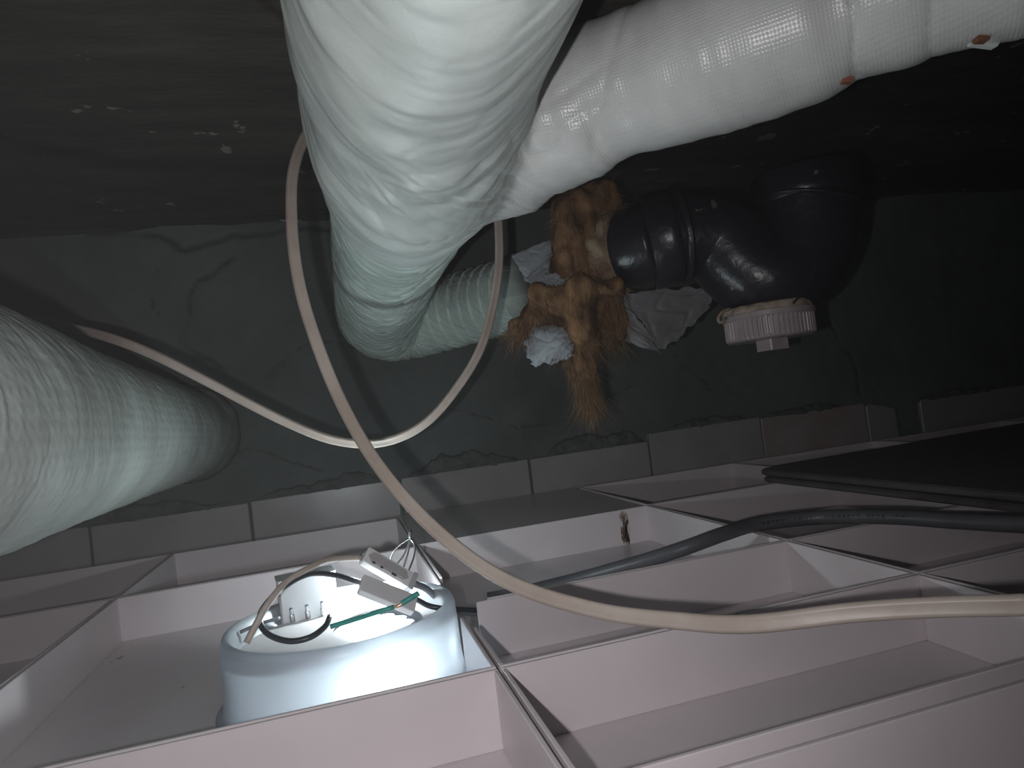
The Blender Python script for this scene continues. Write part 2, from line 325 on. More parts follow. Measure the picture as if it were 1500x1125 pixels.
# ------------------------------------------------------------------ structure: slab overhead, side walls
nx, ny = 300, 240
X, Y = np.meshgrid(np.linspace(-1.3, 2.1, nx), np.linspace(-1.0, 1.16, ny), indexing='ij')
Zs = ZS+fbm(X*4, Y*4, 4.)*.004+fbm(X*14, Y*55, 6., 3)*.0012
Zs = Zs+.010*np.exp(-((Y-1.095+.006*fbm(X*6, 2., 1.))/.008)**2)
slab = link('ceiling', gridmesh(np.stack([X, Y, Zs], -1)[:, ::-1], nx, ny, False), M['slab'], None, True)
tag(slab, 'dark rough underside of the concrete slab', kind='structure')
for nm, a_, b_ in (('wall_left', (-1.32, -1.0, -.12), (-1.28, 1.2, ZS+.02)), ('wall_right', (2.08, -1.0, -.12), (2.12, 1.2, ZS+.02)), ('wall_front', (-1.3, -1.04, -.12), (2.1, -1.0, ZS+.02))):
    b = MB(); b.box(a_, b_); tag(b.build(nm, M['wall']), 'plain dark mortar side of the ceiling void', kind='structure')

# ------------------------------------------------------------------ structure: suspended ceiling of ribbed trays
b = MB(); b.box((-1.28, -1.0, -.062), (2.08, 1.1, -.049)); floor = b.build('floor', M['panel'])
tag(floor, 'suspended ceiling of white ribbed plastic trays, seen from above', kind='structure')
T, G, HR = .0026, .0011, .045
def tray(x0, x1, y0, y1, top=0.0, segs=None, flat=False):
    x0 += G; x1 -= G; y0 += G; y1 -= G; b = MB(); zb = top-HR
    if flat: b.box((x0, y0, top-.004), (x1, y1, top)); b.box((x0+.01, y0+.01, zb-.003), (x1-.01, y1-.01, top-.0041))
    else:
        b.box((x0, y0, zb-.003), (x1, y1, zb)); sg = segs or {}
        for a0, a1 in sg.get('far', [(x0, x1)]): b.box((max(a0, x0), y1-T, zb), (min(a1, x1), y1, top))
        for a0, a1 in sg.get('near', [(x0, x1)]): b.box((max(a0, x0), y0, zb), (min(a1, x1), y0+T, top))
        for a0, a1 in sg.get('left', [(y0, y1)]): b.box((x0, max(a0, y0+T+.0001), zb), (x0+T, min(a1, y1-T-.0001), top))
        for a0, a1 in sg.get('right', [(y0, y1)]): b.box((x1-T, max(a0, y0+T+.0001), zb), (x1, min(a1, y1-T-.0001), top))
    o = b.build('ceiling_panel', M['panel'], floor)
    md = o.modifiers.new('bevel', 'BEVEL'); md.width = .0005; md.segments = 1
    return o
XL = [-1.15, -.85, -.545, -.242, .075, .377, .672, .975, 1.28, 1.58, 1.88]
tops = {}
for i in range(len(XL)-1):
    x0, x1 = XL[i], XL[i+1]; left = x0 < .07
    rows = [(-.43, -.155), (-.155, .12), (.12, .244), (.255, .390)]
    if left: rows += [(.390, .797), (.797, 1.052)]
    else: rows += [(.390, .531), (.531, .812), (.812, 1.070)]
    for y0, y1 in rows:
        sg = None; flat = False
        if x1 == .075 and y0 == .390: sg = {'right': [(.39, .497), (.607, .8)]}
        if x0 == .075 and y0 == .390: sg = {'left': [(.39, .47)], 'far': [(.090, .38)]}
        if x0 == .075 and y0 == .531: sg = {'left': [(.63, .81)], 'near': [(.1, .38)]}
        if x0 == .075 and y0 == .812: flat = True; y1 = 1.094
        tray(x0, x1, y0, y1, 0.0 if not flat else -.002, sg, flat)
# rust-brown run on the back rib, and dirt along its foot
def smear(name, x0, x1, z0, z1, y, seed, n=40):
    u, v = np.meshgrid(np.linspace(0, 1, n), np.linspace(0, 1, n), indexing='ij'); b_ = MB()
    for k in range(110):
        x = x0+(x1-x0)*min(1, max(0, random.gauss(.5, .23))); z = z1-(z1-z0)*random.random()**.8; w_ = .0002+.0005*random.random(); h_ = .002+.006*random.random()
        b_.add([(x-w_, y, z-h_), (x+w_*.5, y, z-h_*1.2), (x+w_, y, z), (x-w_*.6, y, z+h_*.6)], [(0, 1, 2, 3)])
    o = b_.build(name, M['panel_stain'], floor); return o
tag(smear('rust_stain', .334, .346, -.040, -.003, .8080, 1), 'rusty brown stain running down a white rib')
# ------------------------------------------------------------------ wrapped pipes
def wrapdisp(pitch, step, fold, seed, shear=.35, fine=.0006, nat=2.):
    def f(s, th, C):
        ph = s/pitch+th/(2*pi)+.10*vnoise(s*14, np.cos(th)*1.5+3, np.sin(th)*1.5+seed); fr = ph-np.floor(ph)
        saw = step*(fr**1.0-.5)*1.0
        saw = np.where(fr > .93, saw*(1-(fr-.93)/.07*1.0), saw)
        ct, st = np.cos(th), np.sin(th); q = s+shear*.07*(th/pi)
        qs = s*1.0
        fold_ = fold*(.6*vnoise(q*9+ct*1.2+seed, ct*.9+qs*2, st*.9+seed)+.16*vnoise(qs*34+ct*2.5+seed, ct*1.1+qs*3, st*1.1+seed))
        rid = 1-np.abs(vnoise(qs*22+ct*3.2+seed*2, ct*1.1+seed, st*1.1+qs*4)); crease = fold*.35*rid**9
        w = s+.055*ct*np.abs(ct)+.02*st+.006*vnoise(s*10, ct*2+seed, st*2)
        wr = fine*(vnoise(w*230, ct*2+seed, st*2)+.6*vnoise(w*520, ct*4, st*4+seed))
        return saw+fold_-crease+wr
    return f
# 1: large drain pipe running to the back wall, ends in an elbow
P1 = [(.070, -.35, .385, .075), (.070, -.1, .383, .075), (.070, .15, .378, .074), (.070, .32, .368, .073), (.074, .42, .362, .076), (.080, .50, .356, .078), (.081, .56, .350, .071), (.079, .600, .345, .064), (.079, .62, .343, .058)]
P1b = [(.080, .50, .356, .060), (.079, .60, .344, .0625), (.075, .70, .333, .0605), (.074, .80, .322, .0585), (.074, .88, .312, .0585), (.075, .94, .305, .0590)]
elb = [(.075, .92, .307, .0590), (.078, .965, .301, .0600), (.095, 1.000, .296, .0600), (.130, 1.002, .294, .057), (.165, .978, .295, .053), (.215, .928, .298, .0515), (.262, .868, .301, .0505)]
p = thing('wrapped_drain_pipe', (.07, .3, .37), 'large white wrapped drain pipe running overhead to the back wall, with a slanting branch', 'pipe')
link('tape_wrap', tube(P1b, 0, 420, 240, wrapdisp(.026, .0021, .0012, 2.3, shear=.8, fine=.0009)), M['wrap'], p, True)
def elbow_disp(s, th, C): return wrapdisp(.020, .0025, .0010, 7.1, fine=.0010)(s, th, C)
link('elbow_wrap', tube(elb, 0, 320, 200, elbow_disp), M['wrap'], p, True)
br = [(.086, .66, .338, .0488)]+[(lambda q, r: (q.x, q.y, q.z, r))(at(x, y, d), r) for x, y, d, r in ((665, 250, .585, .052), (740, 215, .54, .053), (850, 158, .50, .0510), (950, 118, .475, .0492), (1050, 80, .452, .0488), (1250, 2, .410, .0488), (1450, -72, .372, .0488), (1700, -170, .33, .0488), (2000, -290, .29, .0488))]; br.append(tuple(np.array(br[-1])+(np.array(br[-1])-np.array(br[-3]))*np.array([1.6, 1.6, 0, 0])))
# upper pipe and branch share one continuous jacket: closed tubes fused by remeshing, then folded
wy = bpy.data.meshes.new('w'); bm = bmesh.new()
for PP, n_ in ((P1, 300), (br, 300)):
    t_ = tube(PP, 0, n_, 96); bm.from_mesh(t_)
# fillet webs between the two pipes
for k, (yy, dx) in enumerate(((.50, .03), (.54, .03), (.46, .035))):
    pass
bm.to_mesh(wy); bm.free()
tmp = bpy.data.objects.new('tmp', wy); COL.objects.link(tmp)
md = tmp.modifiers.new('r', 'REMESH'); md.mode = 'VOXEL'; md.voxel_size = .0042
md = tmp.modifiers.new('s', 'SMOOTH'); md.factor = .5; md.iterations = 26
md = tmp.modifiers.new('u', 'SUBSURF'); md.levels = 1; md.render_levels = 1
dg = bpy.context.evaluated_depsgraph_get(); me = bpy.data.meshes.new_from_object(tmp.evaluated_get(dg)); bpy.data.objects.remove(tmp)
md_n = len(me.vertices); co = np.empty(md_n*3); me.vertices.foreach_get('co', co); co = co.reshape(-1, 3)
no = np.empty(md_n*3); me.vertex_normals.foreach_get('vector', no); no = no.reshape(-1, 3)
bc = np.array([q[:3] for q in br[1:]]); dist = np.full(md_n, 9.); sb = np.zeros(md_n); acc = 0
for a_, b_ in zip(bc[:-1], bc[1:]):
    d_ = b_-a_; L_ = np.linalg.norm(d_); t_ = np.clip(((co-a_)@d_)/L_**2, 0, 1); q_ = np.linalg.norm(co-(a_+t_[:, None]*d_), axis=1)
    k_ = q_ < dist; dist[k_] = q_[k_]; sb[k_] = (acc+t_*L_)[k_]; acc += L_
onb = np.clip((.075-dist)/.02, 0, 1)*np.clip((co[:, 0]-.10)/.05, 0, 1)         # 1 on the branch
x_, y_, z_ = co.T
th1 = np.arctan2(z_-.36, x_-.075)
# broad diagonal folds on the upper pipe
ph1 = y_*1.0+.085*np.sin(th1+.25)+.012*vnoise(x_*14, y_*14, z_*14)
f1 = .0030*vnoise(ph1*24, np.cos(th1)*1.6, np.sin(th1)*1.6)+.0014*vnoise(ph1*58, np.cos(th1)*2.2, np.sin(th1)*2.2+4)+.0004*vnoise(ph1*190, np.cos(th1)*3, np.sin(th1)*3)-.0006*(1-np.abs(vnoise(ph1*30+9, np.cos(th1)*1.5, 2.)))**5
f1 = f1*np.clip((y_-.1)/.3, .35, 1)
# folds across the branch, radiating from the crotch
rad_ = np.hypot(x_-.125, y_-.47); an_ = np.arctan2(z_-.33, (x_-.125)-(y_-.47))
f2 = .0024*vnoise(sb*38+an_*1.6, an_*1.2, 3.)+.0022*vnoise(sb*12, an_*1.5, 8.)-.0020*(1-np.abs(vnoise(sb*24-an_*2.2, an_*.8, 1.)))**8+.0005*vnoise(sb*160, an_*4, 2.)
fc = np.exp(-((rad_-.04)/.055)**2)*(.0045*(np.abs(vnoise(an_*6.5+1, rad_*9, 1.))-.35)+.0004*vnoise(an_*11, rad_*16, 5.))
disp_ = f1*(1-onb)+f2*onb+fc*.85
# long lower seam where the jacket is lapped
co = co+no*disp_[:, None]; me.vertices.foreach_set('co', co.ravel()); me.update()
at_ = me.attributes.new('branch', 'FLOAT', 'POINT'); at_.data.foreach_set('value', onb)
link('wye_jacket', me, M['jacket'], p, True)
# ragged nibs along the lower lap of the branch
for (x, y, d, w_) in ((1050, 183, .452, .003), (1066, 179, .450, .002), (1188, 138, .425, .002), (1440, 64, .380, .008)):
    c = at(x, y, d); b = MB(); b.obox(c, rt*w_-up*.001, up*.0022+rt*.0012, fw*.0012, .0015); b.build('torn_lap', M['jacket'], p)
for (x, y, d) in ((1098, 164, .438), (1240, 118, .41), (1437, 58, .372)):
    c = at(x, y, d); b = MB(); b.obox(c, rt*.0036, up*.0016, fw*.0022, .001); b.build('staple', M['rust'], p)
# 2: left pipe
P2 = [(-.200, -.35, .172, .070), (-.200, .0, .172, .070), (-.199, .3, .172, .071), (-.199, .42, .172, .0715), (-0.209, .6, .170, .070), (-0.211, .8, .168, .068), (-0.212, .95, .166, .066), (-0.213, 1.06, .165, .064), (-0.213, 1.13, .165, .062)]
p2 = thing('wrapped_waste_pipe', (-.2, .3, .17), 'dusty grey-green tape-wrapped pipe at the left edge, running straight to the back wall', 'pipe')
link('tape_wrap', tube(P2, 0, 700, 220, wrapdisp(.048, .0009, .0012, 3.9, fine=.00045)), M['wrap_old'], p2, True)
link('wall_collar', lathe([(.066, 0), (.071, .004), (.073, .012), (.069, .022), (.064, .03)], (-.213, 1.080, .165), (0, 1, 0), 48, lambda r, z, th: r+.002*fbm(np.cos(th)*3, np.sin(th)*3, z*40, 2)), M['mortar'], p2, True)

# ------------------------------------------------------------------ black drain trap
tc = at(1127, 425, .72)
trap = thing('drain_trap', at(1160, 180, .72), 'glossy black plastic drain trap hanging below the slab, with a ribbed cleanout cap', 'drain trap')
D = .72
def a3(x, y, d=D, r=.05): q = at(x, y, d); return (q.x, q.y, q.z, r)
vt = at(1172, 240, D); 
link('vertical_pipe', tube([(vt.x, vt.y, ZS+.01, .047), (vt.x, vt.y, .42, .047), (vt.x, vt.y, vt.z-.01, .047)], 0, 20, 48), M['pvc'], trap, True)
link('trap_body', tube([a3(1176, 252, D, .0495), a3(1182, 300, D, .0505), a3(1180, 345, D, .0505), a3(1160, 388, D, .0505), a3(1124, 405, D, .0500), a3(1088, 385, D+.006, .0485), a3(1052, 352, D+.012, .0475), a3(1010, 345, D+.014, .047), a3(972, 352, D+.016, .047)], 0, 160, 56), M['pvc'], trap, True)
dn = at(1116, 398, D)
link('cleanout_neck', tube([(dn.x, dn.y, dn.z, .044), (dn.x, dn.y, dn.z-.02, .0455), (dn.x, dn.y, dn.z-.046, .0445)], 0, 14, 48), M['pvc'], trap, True)
def ring(c0, c1, r, name, mm=M['pvc']):
    c0, c1 = Vector(c0), Vector(c1); L = (c1-c0).length
    return link(name, lathe([(r-.006, 0), (r-.001, .0), (r+.0005, .002), (r+.0005, L*.35), (r, L*.4), (r, L-.002), (r-.002, L), (r-.006, L)], c0, c1-c0, 56), mm, trap, True)
ring(at(1182, 296, D), at(1176, 252, D), .0540, 'socket_collar')
ring(at(1181, 304, D), at(1182, 296, D), .0550, 'socket_rim')
ring(at(990, 347, D+.015), at(948, 357, D+.02), .0520, 'socket_collar')
ring(at(996, 346, D+.015), at(986, 348, D+.015), .0535, 'socket_rim')
link('pipe_stub', tube([at(965, 353, D+.018), at(925, 365, D+.035), at(880, 378, D+.07)], .0445, 16, 48), M['pvc'], trap, True)
# threaded lump of moulding seams
link('mould_seam', tube([at(1160, 446, D-.05+.004), at(1184, 418, D-.0485), at(1196, 380, D-.0490), at(1197, 345, D-.049)], .0012, 24, 8), M['pvc'], trap, True)
cz = dn.z-.046; cc = Vector((dn.x, dn.y, cz))
cap = link('cleanout_cap', lathe([(.020, .003), (.0455, .003), (.0470, .001), (.0472, -.0035), (.0458, -.0045), (.0456, -.006), (.0456, -.023), (.0450, -.0255), (.0425, -.027), (.020, -.027)], cc, (0, 0, 1), 336,
      lambda r, z, th: r-(.0013*(np.cos(th*56) < -.15) if -.0235 < z < -.0055 else 0)), M['cap'], trap)
tag(cap, 'pinkish grey ribbed cleanout cap')
b = MB(); b.obox(cc+Vector((.001, 0, -.0325)), (.0118, .001, 0), (-.001, .0118, 0), (0, 0, .0062), .0012); tag(b.build('square_nut', M['cap'], cap), None)
solid(link('sealing_tape', lathe([(.0448, .000), (.0465, .003), (.0458, .007), (.0447, .009)], cc, (0, 0, 1), 90, lambda r, z, th: r+.0016*fbm(np.cos(th)*6, np.sin(th)*6, z*200, 3)), M['sealtape'], trap, True), .0006)
wire('sealing_tape_end', [at(1070, 452, .690), at(1058, 457, .686), at(1052, 467, .684), at(1056, 473, .683), at(1063, 466, .685)], .0016, M['sealtape'], trap)

# ------------------------------------------------------------------ torn insulation on the joint
ins = thing('torn_insulation', at(850, 370, .78), 'torn orange-brown glass wool insulation with ragged white facing hanging from the pipe joint', 'insulation')
def blob(name, items, m, seed, amp=.006, vox=.0028):
    bmv = []; bmf = []
    import bmesh
    bm = bmesh.new()
    for c, ax in items:
        mt = Matrix.Translation(c) @ Matrix(((rt[0], up[0], fw[0], 0), (rt[1], up[1], fw[1], 0), (rt[2], up[2], fw[2], 0), (0, 0, 0, 1))) @ Matrix.Rotation(radians(ax[3]), 4, 'Z') @ Matrix.Diagonal((ax[0], ax[1], ax[2], 1))
        bmesh.ops.create_icosphere(bm, subdivisions=4, radius=1, matrix=mt)
    P = np.array([v.co[:] for v in bm.verts]); Nn = np.array([v.normal[:] for v in bm.verts]); bm.normal_update(); Nn = np.array([v.normal[:] for v in bm.verts])
    d = amp*fbm(P[:, 0]*45, P[:, 1]*45, P[:, 2]*22+seed, 5)
    for v, n_, dd in zip(bm.verts, Nn, d): v.co += Vector(n_)*float(dd)
    me = bpy.data.meshes.new(name); bm.to_mesh(me); bm.free()
    o = link(name, me, m, ins, True); r = o.modifiers.new('remesh', 'REMESH'); r.mode = 'VOXEL'; r.voxel_size = vox; r.use_smooth_shade = True
    return o
def px(s, d=.76): return s*d/FPX
def E(x, y, rx, ry, d=.76, rz=.02, rot=0): return (at(x, y, d), (px(rx, d), px(ry, d), rz, rot))
B1 = [E(855, 310, 44, 34, .765, .03, 5), E(862, 350, 50, 44, .76, .035), E(852, 390, 42, 38, .755, .032, 10), E(835, 335, 26, 42, .75, .02), E(880, 300, 26, 26, .77, .03)]
B2 = [E(818, 445, 46, 28, .735, .026, -12), E(865, 425, 44, 22, .73, .022, -10), E(850, 480, 40, 40, .735, .024), E(790, 465, 30, 22, .74, .018, 40), E(890, 475, 26, 34, .745, .02, -15), E(846, 520, 22, 40, .735, .014, 5), E(765, 478, 16, 10, .74, .01, 25)]
B3 = [E(858, 552, 17, 22, .733, .010, 8), E(862, 575, 10, 22, .732, .008, 6)]
blob('wool_collar', B1, M['wool'], 1.0, .008); blob('wool_clump', B2, M['wool'], 5.0, .010); blob('wool_tuft', B3, M['woolfib'], 9.0, .005, .002)
link('pale_crust', tube([at(868, 381, .785), at(885, 376, .770), at(902, 371, .757), at(914, 368, .750)], .0478, 40, 90, lambda s_, th, C: .0022*fbm(np.cos(th)*4+s_*60, np.sin(th)*4, s_*90, 4)-.003*np.clip(s_/.045, 0, 1)**3), M['woolpale'], ins, True)
# loose fibres: thin curved ribbons, uncountable
fb = MB()
for items, cnt, Ln, down in ((B1, 2600, .020, .5), (B2, 4200, .026, .9), (B3, 1200, .028, 1.6)):
    for k in range(cnt):
        c, ax = random.choice(items)
        t = Vector((random.gauss(0, 1), random.gauss(0, 1), random.gauss(0, 1))).normalized()
        mt = Matrix(((rt[0], up[0], fw[0]), (rt[1], up[1], fw[1]), (rt[2], up[2], fw[2]))) @ Matrix.Rotation(radians(ax[3]), 3, 'Z')
        s0 = c+mt @ Vector((t.x*ax[0]*.98, t.y*ax[1]*.98, t.z*ax[2]*.98))
        nn_ = (mt @ Vector((t.x/ax[0], t.y/ax[1], t.z/ax[2]))).normalized()
        ph = vnoise(s0.x*40, s0.y*40, s0.z*40)*3
        d_ = (nn_*.45+Vector((sin(ph), cos(ph)*.4, 0))*.5+Vector((0, 0, -down))+Vector((random.gauss(0, .35), random.gauss(0, .35), random.gauss(0, .35)))).normalized()
        L = Ln*(.3+random.random()**2); w = d_.cross(Vector((random.gauss(0, 1), random.gauss(0, 1), random.gauss(0, 1)))).normalized()*.00028
        bend = Vector((random.gauss(0, .3), random.gauss(0, .3), -.25))*L
        p1 = s0+d_*L*.5; p2_ = s0+d_*L+bend
        fb.add([s0-w, s0+w, p1-w*.8, p1+w*.8, p2_], [(0, 1, 3, 2), (2, 3, 4)])
o = fb.build('wool_fibres', M['woolfib'], ins, True); o['kind'] = 'stuff'
def patch(name, quad, m, seed, amp=.004, rag=.05, nu=44, nv=44, lab=None, bulge=.0):
    A, B_, C_, D_ = [np.array(at(*q)) for q in quad]       # corners going round
    def f(u, v):
        e = rag*fbm(u*9, v*9, seed, 3); eu = np.clip(u+e*(np.abs(u-.5)*2)**3, -.1, 1.1); ev = np.clip(v+rag*fbm(u*9+7, v*9, seed+3, 3)*(np.abs(v-.5)*2)**3, -.1, 1.1)
        P = (A*((1-eu)*(1-ev))[..., None]+B_*(eu*(1-ev))[..., None]+C_*(eu*ev)[..., None]+D_*((1-eu)*ev)[..., None])
        k = amp*1.2*vnoise(u*2.2, v*2.2+seed, seed)+amp*.5*(1-np.abs(vnoise(u*3+v*2, v*2.4-u*1.5, seed)))**7+amp*.12*vnoise(u*11, v*11, seed)-bulge*np.sin(pi*u)*np.sin(pi*v)
        P = P+fw[None, None]*k[..., None]; return P[..., 0], P[..., 1], P[..., 2]
    o = link(name, sheet(f, nu, nv), m, ins, True); solid(o, .0007)
    if lab: o['label'] = lab
    return o
patch('grey_facing', [(905, 425, .75), (1055, 420, .80), (1040, 452, .80), (968, 516, .76)], M['greysheet'], 4.2, .006, .05, lab='dull grey facing sheet hanging off to the right')
patch('grey_facing', [(905, 425, .748), (968, 516, .758), (915, 500, .745), (885, 470, .74)], M['greysheet'], 8.2, .005, .05, lab='lower fold of the grey facing sheet')
patch('facing_flap', [(750, 374, .80), (808, 350, .80), (812, 420, .785), (770, 412, .79)], M['foil'], 2.2, .002, .03, lab='pale square flap of facing cut at its corner')
patch('facing_flap', [(770, 408, .79), (815, 372, .785), (822, 425, .765), (786, 436, .77)], M['foil'], 6.2, .003, .05)
patch('facing_strip', [(796, 402, .745), (836, 398, .730), (832, 416, .728), (800, 420, .742)], M['foil'], 3.7, .003, .07)
patch('facing_scrap', [(764, 474, .735), (842, 480, .72), (838, 522, .72), (778, 536, .73)], M['foil'], 9.9, .0035, .06, lab='crumpled pale scrap under the wool', bulge=.018)
patch('facing_scrap', [(824, 500, .725), (842, 492, .72), (836, 524, .72), (806, 534, .725)], M['foil'], 1.9, .003, .07)

# ------------------------------------------------------------------ beige twin cable
def twin(P, n, w=.0045, r=.0028):
    C, s = spline([tuple(p) for p in P], n); T_ = np.gradient(C, axis=0); T_ /= np.linalg.norm(T_, axis=1)[:, None]; prof = []
    N_ = np.cross(T_, C-np.array([0, 0, CAMZ])); N_ /= np.linalg.norm(N_, axis=1)[:, None]; B_ = np.cross(T_, N_)   # the flat side lies roughly across the sweep
    tw = .38*np.sin(s*4.2+1.)+.12*np.sin(s*11.)
    for k in range(24):
        t = 2*pi*k/24; c, q = cos(t), sin(t)
        x = (w-r)*(1 if c > 0 else -1)*min(1, abs(c)*3)+r*c*.95; y = r*q*(1-.5*math.exp(-(x/.0010)**2)); prof.append((x, y))
    pr = np.array(prof); V = np.zeros((n, 24, 3))
    for i in range(n):
        X_ = N_[i]*cos(tw[i])+B_[i]*sin(tw[i]); Y_ = -N_[i]*sin(tw[i])+B_[i]*cos(tw[i])
        V[i] = C[i]+pr[:, :1]*X_+pr[:, 1:]*Y_
    return gridmesh(V, n, 24, True, None, True)
cab = [Vector((1.3, .05, .035)), Vector((.8, .02, .05)), Vector((.45, .10, .055)), at(1640, 880, .25), at(1500, 886, .265), at(1380, 889, .28), at(1250, 897, .295), at(1100, 914, .315), at(1000, 910, .335), at(870, 893, .36), at(740, 850, .385), (at(640, 778, .41)), at(560, 690, .435), at(505, 600, .455), at(463, 500, .47), at(437, 410, .485), at(427, 320, .505), at(432, 240, .53), at(462, 180, .565), at(520, 140, .62), at(600, 150, .67), at(680, 210, .69), at(722, 290, .68), at(731, 350, .67), at(727, 420, .66), at(706, 505, .65), at(668, 570, .64), at(620, 622, .635), at(560, 648, .63), at(490, 645, .63), at(410, 614, .625), at(300, 557, .61), at(230, 522, .60), at(170, 498, .60), at(110, 482, .62), at(40, 470, .66), at(-60, 470, .7), at(-160, 480, .74)]
c_ = bpy.data.objects
cb = link('power_cable', twin(cab, 900), M['cord'], None, True)
tag(cb, 'long beige twin-core cable sweeping in front of and looping behind the wrapped pipes', 'cable')

# ------------------------------------------------------------------ dark boards lying on the ribs at right
def board(x0y, z0, z1, lab, seed):
    bd = MB(); n = len(x0y); zc = (z1-z0)*.3
    cx = sum(q[0] for q in x0y)/n; cy = sum(q[1] for q in x0y)/n
    rings = []
    for (ins_, z) in ((.004, z0), (0, z0+.002), (0, z1-.002), (.003, z1)):
        rings.append([(x+(cx-x)*ins_/max(.01, math.hypot(x-cx, y-cy)), y+(cy-y)*ins_/max(.01, math.hypot(x-cx, y-cy)), z) for x, y in x0y])
    vs = [v for r in rings for v in r]; bd.cur = 0
    fs = [tuple(range(n-1, -1, -1)), tuple(3*n+i for i in range(n))]
    bd.add(vs, fs); k0 = 0
    k = len(bd.f); bd.cur = 1
    for r in range(3):
        for i in range(n): bd.f.append((r*n+i, r*n+(i+1) % n, (r+1)*n+(i+1) % n, (r+1)*n+i)); bd.mi.append(1)
    o = bd.build('dark_board', [M['board'], M['boardedge']]); tag(o, lab, 'board', None); return o
def outline(A, Bp, C_, D_, rad=.012):
    P = [Vector(q) for q in (A, Bp, C_, D_)]; out = []
    for i in range(4):
        a, b_, c = P[i-1], P[i], P[(i+1) % 4]; d1 = (a-b_).normalized()*rad; d2 = (c-b_).normalized()*rad
        for t in np.linspace(0, 1, 6): out.append(tuple((b_+d1)*(1-t)**2+b_*2*t*(1-t)+(b_+d2)*t*t)[:2])
    return out
zA = .0165
A = atz(1112, 699, .008); Bq = atz(1500, 742, .008); F_ = atz(1500, 619, .020)
d1 = (Bq-A).normalized(); d2 = (F_-atz(1112, 686, .020)).normalized()
A = Vector((A.x, A.y)); e1 = Vector((d1.x, d1.y)); e2 = Vector((d2.x, d2.y))
board(outline(A+e1*.004-e2*0, A+e1*.62, A+e1*.62+e2*.75, A+e2*.75), .0012, .0092, 'lower dark fibre board lying on the white ribs under a matching board', 1)
board(outline(A, A+e1*.60, A+e1*.60+e2*.74, A+e2*.74), .0105, .0195, 'upper dark scratched board stacked on another at the right', 2)

# ------------------------------------------------------------------ thick dark cable on the ribs
rk = .0068
ck = [Vector((1.9, .13, .009)), Vector((1.2, .13, .009)), Vector((.75, .16, .009)), Vector((.58, .24, .011)), atz(1620, 770, .014), atz(1500, 768, .013), atz(1400, 763, .012), atz(1300, 757, .011), atz(1200, 758, .0085), atz(1110, 768, .0075), atz(1060, 782, .0072), atz(1005, 802, .0005), atz(950, 820, -.010), atz(900, 834, -.020), atz(860, 845, -.028), atz(800, 860, -.036), atz(750, 872, -.037), atz(715, 878, -.037)]
kc = link('supply_cable', tube(ck, rk, 700, 24), M['greycable'], None, True)
tag(kc, 'thick dark grey printed cable lying across the white ribs beside the boards', 'cable')
# faint printing along it (too worn to read): small raised ink strokes
C_, s_ = spline([tuple(q) for q in ck], 1400); T_, N_, B_ = frames(C_); pm = MB(); off = float(s_[np.argmin(np.linalg.norm(C_-np.array(ck[4]), axis=1))]); gaps = [(.13, .142), (.150, .165), (.172, .205), (.215, .235), (.243, .27)]
for a_, b_ in gaps:
    q = a_+off; b_ += off
    while q < b_:
        i = int(np.searchsorted(s_, q)); i = min(i, 1398); c = Vector(C_[i]); v = (Vector((0, 0, CAMZ))-c); v = (v-Vector(T_[i])*v.dot(Vector(T_[i]))).normalized()
        t = Vector(T_[i]); w = t.cross(v)
        pm.obox(c+v*(rk+.00003)+w*.0008, t*.0007, w*(.0004+.0005*random.random()), v*.00012)
        if random.random() < .6: pm.obox(c+v*(rk+.00003)-w*.0006, t*.0003, w*.0009, v*.00012)
        q += .0021
pm.build('cable_print', M['print'], kc)
# small dark tube in place of a shadow at far left
sc = link('shadow_strip', tube([atz(-120, 985, -.036), atz(0, 957, -.036), atz(70, 944, -.036), atz(120, 938, -.037), atz(156, 940, -.040)], .0028, 50, 12), M['slate'], None, True)
tag(sc, 'thin dark strip standing in for shade in the white tray at the lower left', 'cable')

# ------------------------------------------------------------------ recessed downlight (top side of its can)
LC = Vector((-.012, .530, 0)); LR = .086; zb, zt = -.0445, .012
dl = thing('recessed_downlight', (LC.x, LC.y, zb), 'lit recessed downlight can glowing bluish white between the white ribs', 'downlight')
prof = [(LR+.006, zb), (LR+.006, zb+.002), (LR+.001, zb+.004), (LR, zb+.010), (LR-.001, zt-.006), (LR-.003, zt-.001), (LR-.006, zt), (LR-.009, zt-.003), (LR-.010, zt-.012), (LR-.012, zt-.016)]
me = lathe(prof, (LC.x, LC.y, 0), (0, 0, 1), 96)
me2 = bpy.data.meshes.new('c'); 
import bmesh
bm = bmesh.new(); bm.from_mesh(me); caps_ = [f for f in bm.faces if len(f.verts) > 8]; bmesh.ops.delete(bm, geom=caps_, context='FACES'); bm.to_mesh(me2); bm.free()
hs = link('housing', me2, M['housing'], dl, True)
# top deck with a big opening on the right side
dk = MB(); n = 72; R1 = LR-.011; zc = zt-.016
vs = []; hole_c = Vector((LC.x+.026, LC.y+.006)); 
for k in range(n):
    t = 2*pi*k/n; vs.append((LC.x+R1*cos(t), LC.y+R1*sin(t), zc))
for k in range(n):
    t = 2*pi*k/n; vs.append((hole_c.x+.034*cos(t), hole_c.y+.042*sin(t), zc))
dk.add(vs, [(k, (k+1) % n, n+(k+1) % n, n+k) for k in range(n)])
dko = dk.build('top_deck', M['greyplastic'], dl); solid(dko, .0012)
hk = lathe([(.002, zb+.001), (.056, zb+.001), (.058, zb+.003), (.058, zt-.024), (.054, zt-.019), (.002, zt-.019)], (LC.x, LC.y, 0), (0, 0, 1), 60, lambda r, z, th: r-(.004*(np.cos(th*20) > 0) if r > .05 else 0))  # unseen grey core added to absorb and block light inside the can
link('light_block', hk, M['greyplastic'], dl)
led = MB(); led.obox((0, 0, 0), (.003, 0, 0), (0, .003, 0), (0, 0, .001)); lme = led.mesh(); lme.materials.append(M['led']); lme.name = 'diode'
